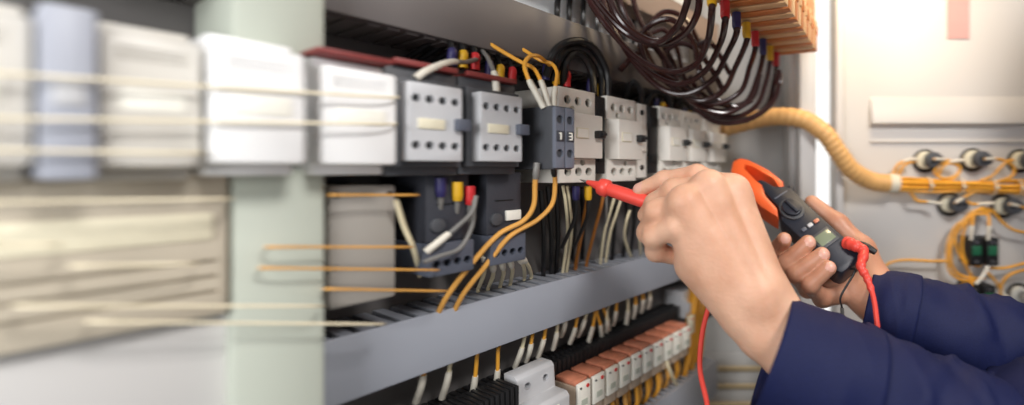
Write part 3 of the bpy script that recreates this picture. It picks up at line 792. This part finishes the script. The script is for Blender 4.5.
midf = chain([T(*Mm), T(674, 190, .389), T(655, 203, .400), T(646, 215, .411)], [.0115, .0098, .0086, .0078])
rinf = chain([T(*Mr), T(657, 212, .374), T(648, 232, .384), T(658, 246, .398)], [.0115, .0100, .0088, .0080])
pinf = chain([T(*Mp), T(654, 236, .372), T(656, 251, .382), T(672, 256, .392)], [.0105, .0090, .0082, .0074])
thmb = chain([T(757, 262, .404), T(737, 226, .424), T(700, 206, .430), T(662, 201, .426)], [.0150, .0130, .0105, .0085])
knk = [(T(*Mi), T(Mi[0]+3, Mi[1]+6, Mi[2]-.001), .0116, .0100), (T(Mm[0]-1, Mm[1]-2, Mm[2]-.002), T(Mm[0]+5, Mm[1]+10, Mm[2]-.002), .0114, .0095), (T(Mr[0]-2, Mr[1]-1, Mr[2]-.003), T(Mr[0]+6, Mr[1]+10, Mr[2]-.002), .0115, .0095)]
tend = [(T(Mi[0], Mi[1], Mi[2]-.0052), T(770, 285, .362), .0040, .0038), (T(Mm[0], Mm[1], Mm[2]-.0052), T(762, 290, .358), .0040, .0038), (T(Mr[0], Mr[1], Mr[2]-.0052), T(752, 296, .357), .0040, .0038)]
NH = sdf_mesh([(palm, .014, .01), (knk, .004, .012), (tend, .002, .020), (idxf, .005, .008), (midf, .005, .0035), (rinf, .005, .0035), (pinf, .005, .0035), (thmb, .006, .008)], .0012, .01)
nailsN = [(T(638, 186, .414), .0062)]

org = PY(851, 271, .440)               # middle of the lower end of the meter
up = (PY(744, 172, .545)-org).normalized()
rt = V((.62, .48, .62)); rt = (rt-up*rt.dot(up)).normalized()
nr = rt.cross(up).normalized()          # out of the meter's face
if nr.y > 0: nr = -nr; rt = -rt
rt = up.cross(nr).normalized()
MF = Matrix(((rt.x, up.x, nr.x, org.x), (rt.y, up.y, nr.y, org.y), (rt.z, up.z, nr.z, org.z), (0, 0, 0, 1)))
def MZ(px, py, z):                      # where the sight line of a pixel meets the plane z in the meter's frame
    d = PY(px, py, 1)-V((0, 0, H)); o = V((0, 0, H)); c = org+nr*z
    return tuple(o+d*((c-o).dot(nr)/d.dot(nr)))
# far hand (palm behind the meter, fingertips over its lower edge)
WR = (888, 302)
ZB = -.030
palmF = [
 (MZ(880, 294, ZB), MZ(830, 256, ZB+.002), .0165, .0115),
 (MZ(882, 298, ZB), MZ(838, 270, ZB+.002), .0165, .0115),
 (MZ(882, 304, ZB), MZ(845, 282, ZB+.002), .0165, .0115),
 (MZ(880, 310, ZB), MZ(852, 292, ZB+.003), .0155, .0115),
 (MZ(876, 290, ZB), MZ(858, 256, ZB+.004), .0180, .0150),
 (MZ(880, 300, ZB), T(902, 309, .446), .0205, .0210),
 (T(902, 309, .446), T(985, 345, .438), .0220, .0290),
]
iF = chain([MZ(830, 256, ZB+.002), MZ(790, 258, -.024), MZ(777, 250, .004), MZ(784, 240, .0205)], [.0108, .0092, .0084, .0078])
mF = chain([MZ(838, 270, ZB+.002), MZ(800, 276, -.024), MZ(786, 264, .006), MZ(808, 243, .0212)], [.0112, .0096, .0088, .0080])
rF = chain([MZ(845, 282, ZB+.002), MZ(808, 288, -.024), MZ(796, 274, .006), MZ(822, 255, .0212)], [.0112, .0096, .0086, .0078])
pF = chain([MZ(852, 292, ZB+.003), MZ(822, 298, -.022), MZ(810, 285, .006), MZ(829, 268, .0205)], [.0105, .0088, .0078, .0070])
tF = chain([MZ(875, 288, ZB+.004), MZ(862, 250, -.022), MZ(838, 224, -.012), MZ(812, 203, -.006)], [.0165, .0135, .0105, .0088])
FH = sdf_mesh([(palmF, .014, .01), (iF, .005, .005), (mF, .005, .002), (rF, .005, .002), (pF, .005, .002), (tF, .008, .010)], .0013, .01)
nailsF = [(MZ(786, 238, .0285), .0062), (MZ(811, 241, .0290), .0064), (MZ(825, 253, .0290), .0063), (MZ(831, 266, .0275), .0056)]

def nailmask(verts, nails):
    m = np.zeros(len(verts), bool)
    for c, r in nails: m |= np.linalg.norm(verts-np.array(c), axis=1) < r
    return m

# shoulders, neck and head beside the picture, joined into the same body mesh
LS, RS = V((.50, .20, H+.02)), V((.62, .54, H+.02))
LE, RE = PY(1030, 470, .335), V((.42, .460, H-.255))
mid = (LS+RS)/2
fw = V((-.94, .34, 0))
bodyp = [(tuple(mid+V((0,0,-.45))), tuple(mid+V((0,0,-.12))), .075, .08),
 (tuple(LS+V((.03,.03,-.02))), tuple(RS+V((0,-.03,-.02))), .042, .042),
 (tuple(mid), tuple(mid+V((0,0,.13))), .058, .052),
 (tuple(mid+V((0,0,.24))+fw*.02), tuple(mid+V((0,0,.27))+fw*.01), .088, .095),
 (tuple(mid+V((0,0,.17))+fw*.05), tuple(mid+V((0,0,.19))+fw*.06), .045, .05),
 (tuple(mid+V((0,0,.20))+fw*.112), tuple(mid+V((0,0,.235))+fw*.098), .012, .009)]
armp = [(tuple(LS), tuple(LE), .040, .036), (tuple(LE), T(880, 440, .345), .038, .036), (tuple(RS), tuple(RE), .040, .036), (tuple(RE), T(985, 345, .438), .036, .029)]
BD = sdf_mesh([(bodyp, .03, .03), (armp, .015, .03)], .009, .03)

root = thing('person', 'person in a navy work jacket probing the panel and holding a clamp meter', 'person', (mid.x, mid.y, 0))
inv = -np.array((mid.x, mid.y, 0))
vs, fs, off, mi = [], [], 0, []
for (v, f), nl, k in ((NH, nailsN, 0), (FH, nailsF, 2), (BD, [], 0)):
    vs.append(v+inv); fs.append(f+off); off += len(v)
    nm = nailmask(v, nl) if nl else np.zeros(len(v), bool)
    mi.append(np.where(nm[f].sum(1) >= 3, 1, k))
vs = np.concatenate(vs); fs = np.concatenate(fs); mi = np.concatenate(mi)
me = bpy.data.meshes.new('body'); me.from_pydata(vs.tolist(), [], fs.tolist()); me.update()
body = link('body', me, ['skin', 'nail', 'skin_shaded'], root, True, 0)
me.polygons.foreach_set('material_index', mi.astype(np.int32))
hr = MB(); bmesh.ops.create_uvsphere(hr.bm, u_segments=32, v_segments=20, radius=.104, matrix=Matrix.Translation(V((0, 0, H+.02+.275))-fw*.012))
for v in [v for v in hr.bm.verts if v.co.z < H+.02+.25 and (v.co-V((0, 0, v.co.z))).dot(fw) > -.01]: hr.bm.verts.remove(v)
hr.build('hair', 'hair', root)

# ------------------------------------------------------------------ jacket
def sleeve(path, radii, folds, seg=72, n=10, flat=1.0, seed=0):
    pts = catmull(path, n); m_ = len(pts)
    bm = bmesh.new(); rings = []
    u = V((0, 0, 1)); rnd = random.Random(seed)
    ph = [rnd.uniform(0, 6.28) for _ in range(12)]
    for i, p in enumerate(pts):
        x = i/(m_-1)*(len(path)-1); k = min(int(x), len(path)-2); fr = x-k
        r = radii[k]*(1-fr)+radii[k+1]*fr; amp = folds[k]*(1-fr)+folds[k+1]*fr
        t = (pts[min(i+1, m_-1)]-pts[max(i-1, 0)]).normalized()
        uu = (u-t*u.dot(t)).normalized(); w = t.cross(uu)
        L = i/n
        ring = []
        for q in range(seg):
            a = 2*math.pi*q/seg
            d = math.sin(2*a+L*2.6+ph[0])*.9 + math.sin(3*a-L*4.1+ph[1])*.7 + math.sin(a*1+L*7.5+ph[2])*.7 + math.sin(5*a+L*5.3+ph[3])*.35 + math.sin(4*a-L*9+ph[4])*.35
            d += 2.4*(1-abs(math.sin(L*2.3+.9*math.sin(a+ph[5])+a*.5)))**3 + 2.0*(1-abs(math.sin(L*3.1-1.2*math.sin(a+ph[6])-a*.5+ph[7])))**4
            rr = r*(1+amp*d)
            ring.append(bm.verts.new(p+uu*math.cos(a)*rr*flat+w*math.sin(a)*rr))
        rings.append(ring)
    for a, b in zip(rings, rings[1:]):
        for q in range(seg): bm.faces.new((a[q], a[(q+1) % seg], b[(q+1) % seg], b[q]))
    return bm
o_ = V((mid.x, mid.y, 0))
jk = bmesh.new()
def add_to(dst, src):
    me = bpy.data.meshes.new('tmp'); src.to_mesh(me); src.free(); dst.from_mesh(me); bpy.data.meshes.remove(me)
# near sleeve
NS = [PY(771, 353, .363), PY(815, 373, .357), PY(864, 393, .352), PY(908, 414, .346), PY(965, 442, .340), LE, LS*.5+LE*.5+V((.01, -.01, -.02)), LS+V((0, .01, .0))]
FS = [PY(866, 308, .456), PY(886, 314, .449), PY(911, 322, .441), PY(956, 337, .437), PY(1005, 354, .440), RE, RS*.5+RE*.5+V((.01, .01, -.02)), RS]
add_to(jk, sleeve([NS[1]*.4+NS[2]*.6]+NS[3:], [.0480, .0500, .054, .062, .070, .078], [.015, .04, .055, .055, .03, .01], seed=3))
add_to(jk, sleeve([FS[1]*.6+FS[2]*.4]+FS[3:], [.0425, .0475, .050, .056, .064, .078], [.015, .04, .05, .05, .03, .01], seed=8))
# torso
zs = [-.60, -.45, -.30, -.15, -.05, .02, .06, .09, .10]
rx = [.165, .165, .17, .18, .185, .175, .13, .08, .066]
ry = [.11, .11, .115, .125, .125, .11, .09, .075, .066]
sx = (RS-LS).normalized(); rings = []
for z, a_, b_ in zip(zs, rx, ry):
    rings.append([jk.verts.new(mid+V((0, 0, z))+sx*math.cos(q)*a_+fw*math.sin(q)*b_*(1+.03*math.sin(3*q+z*30))) for q in [2*math.pi*k/48 for k in range(48)]])
for a, b in zip(rings, rings[1:]):
    for q in range(48): jk.faces.new((a[q], a[(q+1) % 48], b[(q+1) % 48], b[q]))
for c_ in (LS, RS):
    bmesh.ops.create_uvsphere(jk, u_segments=28, v_segments=18, radius=.080, matrix=Matrix.Translation(c_+V((0, 0, -.004))))
for v in jk.verts: v.co -= o_
mj = bpy.data.meshes.new('jacket'); bmesh.ops.recalc_face_normals(jk, faces=jk.faces); jk.to_mesh(mj); jk.free()
jo = link('jacket', mj, 'navy', root, True, 0)
md = jo.modifiers.new('thick', 'SOLIDIFY'); md.thickness = .0015; md.offset = -1
for P_, R_, sd in ((NS, [.0465, .0490, .0505], 4), (FS, [.0400, .0440, .0460], 9)):
    c = sleeve(P_[:3], R_, [.006, .010, .008], n=12, seed=sd)
    for v in c.verts: v.co -= o_
    mc = bpy.data.meshes.new('cuff'); bmesh.ops.recalc_face_normals(c, faces=c.faces); c.to_mesh(mc); c.free()
    co = link('cuff', mc, 'navy', jo, True, 0)
    md = co.modifiers.new('thick', 'SOLIDIFY'); md.thickness = .0022; md.offset = -1
lg = MB()
for s_ in (-1, 1):
    p = sx*.085*s_
    lg.tube([V((p.x, p.y, H-.56)), V((p.x*1.05, p.y*1.05, H-.9)), V((p.x*1.1, p.y*1.1, .06))], .08, 20, lambda u: .088-.025*u)
    lg.tube([V((p.x*1.1, p.y*1.1, .04))-fw*.06, V((p.x*1.1, p.y*1.1, .045)), V((p.x*1.1, p.y*1.1, .035))+fw*.15], .04, 14, lambda u: .04-.008*u)
lg.build('trousers', 'navy_dark', root)

# ------------------------------------------------------------------ red probe and its lead
tipp, endp = PY(583, 180.5, .4300), PY(700, 220, .402)
ax = (endp-tipp).normalized(); L = (endp-tipp).length
t = thing('test_lead', 'red test probe held in the near hand with its red lead plugged into the meter', 'test lead', tipp)
def prof(parent, name, m, segs, seg=20):
    b = MB()
    pts = []; rad = []
    for d, r in segs: pts.append(ax*d); rad.append(r)
    n_ = len(pts)-1
    b.tube(pts, .004, seg, lambda u: rad[int(round(u*n_))]).build(name, m, parent, True, .9)
prof(t, 'probe_tip', 'steel', [(-.0035, .0004), (0, .0009), (.004, .0011), (.012, .0012)])
prof(t, 'probe_nose', 'lead_red', [(.0045, .0019), (.007, .0024), (.012, .0034), (.018, .0046)])
prof(t, 'finger_guard', 'lead_red', [(.018, .0050), (.0188, .0076), (.022, .0084), (.027, .0084), (.0285, .0066), (.029, .0060)], 24)
prof(t, 'probe_handle', 'lead_red', [(.028, .0058), (.034, .0064), (.045, .0066), (.075, .0066), (L-.02, .0064), (L-.004, .0052), (L, .0040)])
cb = [endp, PY(716, 238, .405), PY(720, 270, .408), PY(709, 306, .405), PY(702, 335, .398), PY(700, 368, .39), PY(706, 398, .385), PY(716, 440, .38), PY(760, 520, .39), PY(850, 560, .44), PY(900, 480, .41), PY(888, 390, .392), PY(879, 338, .386), PY(874, 300, .398), PY(867, 278, .410), PY(858, 263, .418)]
MB().tube([p-tipp for p in catmull(cb, 10)], .0023, 10).build('cable', 'lead_red', t)

# ------------------------------------------------------------------ clamp meter
root_m = bpy.data.objects.new('clamp_meter', None); C.objects.link(root_m)
root_m.matrix_world = MF @ Matrix.Diagonal((.85, 1, 1, 1))
tag(root_m, 'black and orange clamp meter held upright in the far hand', 'clamp meter')
def bevprism(poly, z0, z1, bev): return MB().prism(poly, 'z', z0, z1, bev)
bw = .0205
case = [(-bw+.004, -.001), (bw-.004, -.001), (bw, .006), (bw, .045), (bw+.001, .080), (bw+.003, .105), (bw+.001, .116), (bw-.012, .124), (.004, .142), (-.004, .145), (-.009, .120), (-.011, .096), (-bw-.001, .084), (-bw, .045), (-bw, .006)]
bevprism(case, -.013, .013, .004).build('case', 'meter_black', root_m)
# jaws: thick orange side, thin side, closed round the window
jaw = [(-bw-.001, .0865), (-.012, .0975), (-bw*0-.010, .122), (-bw*0-.004, .130), (bw-.004, .116), (bw+.003, .124), (bw+.001, .150), (.0125, .178), (.006, .187), (-.006, .188), (-.020, .176), (-bw-.006, .150), (-bw-.007, .112)]
win = MB().prism([(-.003, .128), (-.0045, .144), (-.003, .168), (.003, .173), (.0085, .164), (.0155, .134), (.012, .120)], 'z', -.05, .05)
me = carve(bevprism(jaw, -.0125, .0125, .0035), win)
link('jaw', me, 'meter_orange', root_m)
bevprism([(-.002, .1855), (.0012, .1855), (.0012, .190), (-.002, .190)], -.0107, .0107, .0006).build('jaw_gap', 'meter_black', root_m)
MB().cyl((bw+.004, .112, .001), (bw+.009, .118, .001), .0042, 14, bev=.001).build('jaw_trigger', 'meter_black', root_m)
MB().cyl((-.001, .086, .012), (-.001, .086, .0155), .0148, 36, bev=.001).build('dial_ring', 'slate', root_m)
d = MB().cyl((-.001, .086, .015), (-.001, .086, .0190), .0115, 36, bev=.0012); d.box(-.0035, .0015, .076, .096, .0185, .0215, .001)
d.build('dial', 'meter_black', root_m)
MB().box(-.0135, .0145, .028, .047, .0125, .0142, .0008).build('display_bezel', 'slate', root_m)
MB().box(-.0105, .0115, .031, .044, .0138, .0148, .0004).build('display', 'lcd', root_m)
for i, x in enumerate((-.010, 0, .010)):
    MB().box(x-.0035, x+.0035, .056, .0605, .0125, .0152, .001).build('button', ('slate_blue', 'contactor_grey', 'relay_orange')[i], root_m)
MB().box(-.006, .015, .1085, .1100, .0127, .0134, .0002).build('printed_mark', 'pole_slate', root_m)
# red plug standing in the lower end
Mw = MF
def mp(x, y, z): return Mw @ V((x, y, z))
pb = MB()
pp = [mp(.013, .020, .013), mp(.013, .012, .019), mp(.014, .000, .021), PY(861, 266, .416), PY(867, 278, .410), PY(872, 292, .402)]
pb.tube([p-tipp for p in catmull(pp, 12)], .005, 14, lambda u: .0066-.0038*u+.0004*math.sin(u*55))
pb.build('plug', 'lead_red', t)
bp = thing('black_test_plug', 'black test plug beside the red one in the lower end of the clamp meter', 'test lead', mp(.019, .012, .011))
q0 = mp(.019, .012, .011)
MB().tube([p-q0 for p in catmull([q0, mp(.0200, .006, .0165), mp(.0215, .000, .019), mp(.0230, -.007, .019)], 6)], .005, 12, lambda u: .0058-.003*u).build('plug', 'black', bp)
# wrist strap
ws = MB(); a0 = mp(-.004, -.001, .006)
path = [V((-.004, .001, .006)), V((-.003, -.006, .010))]
iv = root_m.matrix_world.inverted()
path += [iv @ PY(841, 296, .428), iv @ PY(842, 308, .428), iv @ PY(843, 322, .43), iv @ PY(845, 345, .44)]
ws.tube(catmull(path, 8), .0011, 8).build('wrist_strap', 'black', root_m)
MB().tube(catmull(path[3:5], 6), .0020, 8).build('strap_bead', 'grey_wire', root_m)
MB().tube([V((-.010+.006*math.cos(q)+.006, 0.0005, .006+.004*math.sin(q))) for q in [k*6.2832/16 for k in range(17)]], .0010, 6).build('strap_hole', 'steel', root_m)

# ------------------------------------------------------------------ light
def area(name, loc, target, size, power, col, sy=None):
    l = bpy.data.lights.new(name, 'AREA'); l.energy = power; l.color = col; l.size = size
    if sy: l.shape = 'RECTANGLE'; l.size_y = sy
    o = bpy.data.objects.new(name, l); C.objects.link(o); o.location = loc
    o.rotation_euler = (V(target)-V(loc)).to_track_quat('-Z', 'Y').to_euler()
    return o
w = bpy.data.worlds.new('World'); SC.world = w; w.use_nodes = True
nt = w.node_tree; bg = nt.nodes['Background']
tcw = nt.nodes.new('ShaderNodeTexCoord'); sp = nt.nodes.new('ShaderNodeSeparateXYZ'); rw = nt.nodes.new('ShaderNodeValToRGB')
nt.links.new(tcw.outputs['Generated'], sp.inputs[0]); nt.links.new(sp.outputs['Y'], rw.inputs['Fac'])
rw.color_ramp.elements[0].position = .3; rw.color_ramp.elements[0].color = (.20, .199, .197, 1)
rw.color_ramp.elements[1].position = .9; rw.color_ramp.elements[1].color = (1, .985, .96, 1)
nt.links.new(rw.outputs['Color'], bg.inputs['Color']); bg.inputs['Strength'].default_value = 1.3
area('key_light', (.50, -.22, H+.62), (.02, .42, H-.05), .20, 7.6, (1, .97, .94))  # unseen key lamp, added to light the panel and hands from upper right
area('left_fill', (-.28, -.30, H+.10), (-.20, .2, H-.02), .30, 3.3, (1, 1, 1))  # unseen lamp, added to brighten the near end on the left
area('warm_fill', (.235, .54, H+.40), (.21, .70, H+.10), .10, 1.25, (1, .76, .46))  # unseen warm lamp, added to brighten the upper door

# ------------------------------------------------------------------ camera
cam = bpy.data.cameras.new('Camera'); co = bpy.data.objects.new('Camera', cam); C.objects.link(co)
co.location = (0, 0, H); co.rotation_euler = (math.radians(90), 0, 0)
cam.sensor_fit = 'HORIZONTAL'; cam.sensor_width = 36; cam.lens = 36*F0/1024
cam.shift_x = -(CX-512)/1024; cam.shift_y = (CY-202.5)/1024
cam.clip_start = .02
cam.dof.use_dof = True; cam.dof.focus_distance = .42; cam.dof.aperture_fstop = 1.9; cam.dof.aperture_ratio = .58
SC.camera = co
SC.view_settings.view_transform = 'Standard'; SC.view_settings.look = 'None'
SC.view_settings.exposure = 0; SC.view_settings.gamma = 1; SC.view_settings.use_curve_mapping = False
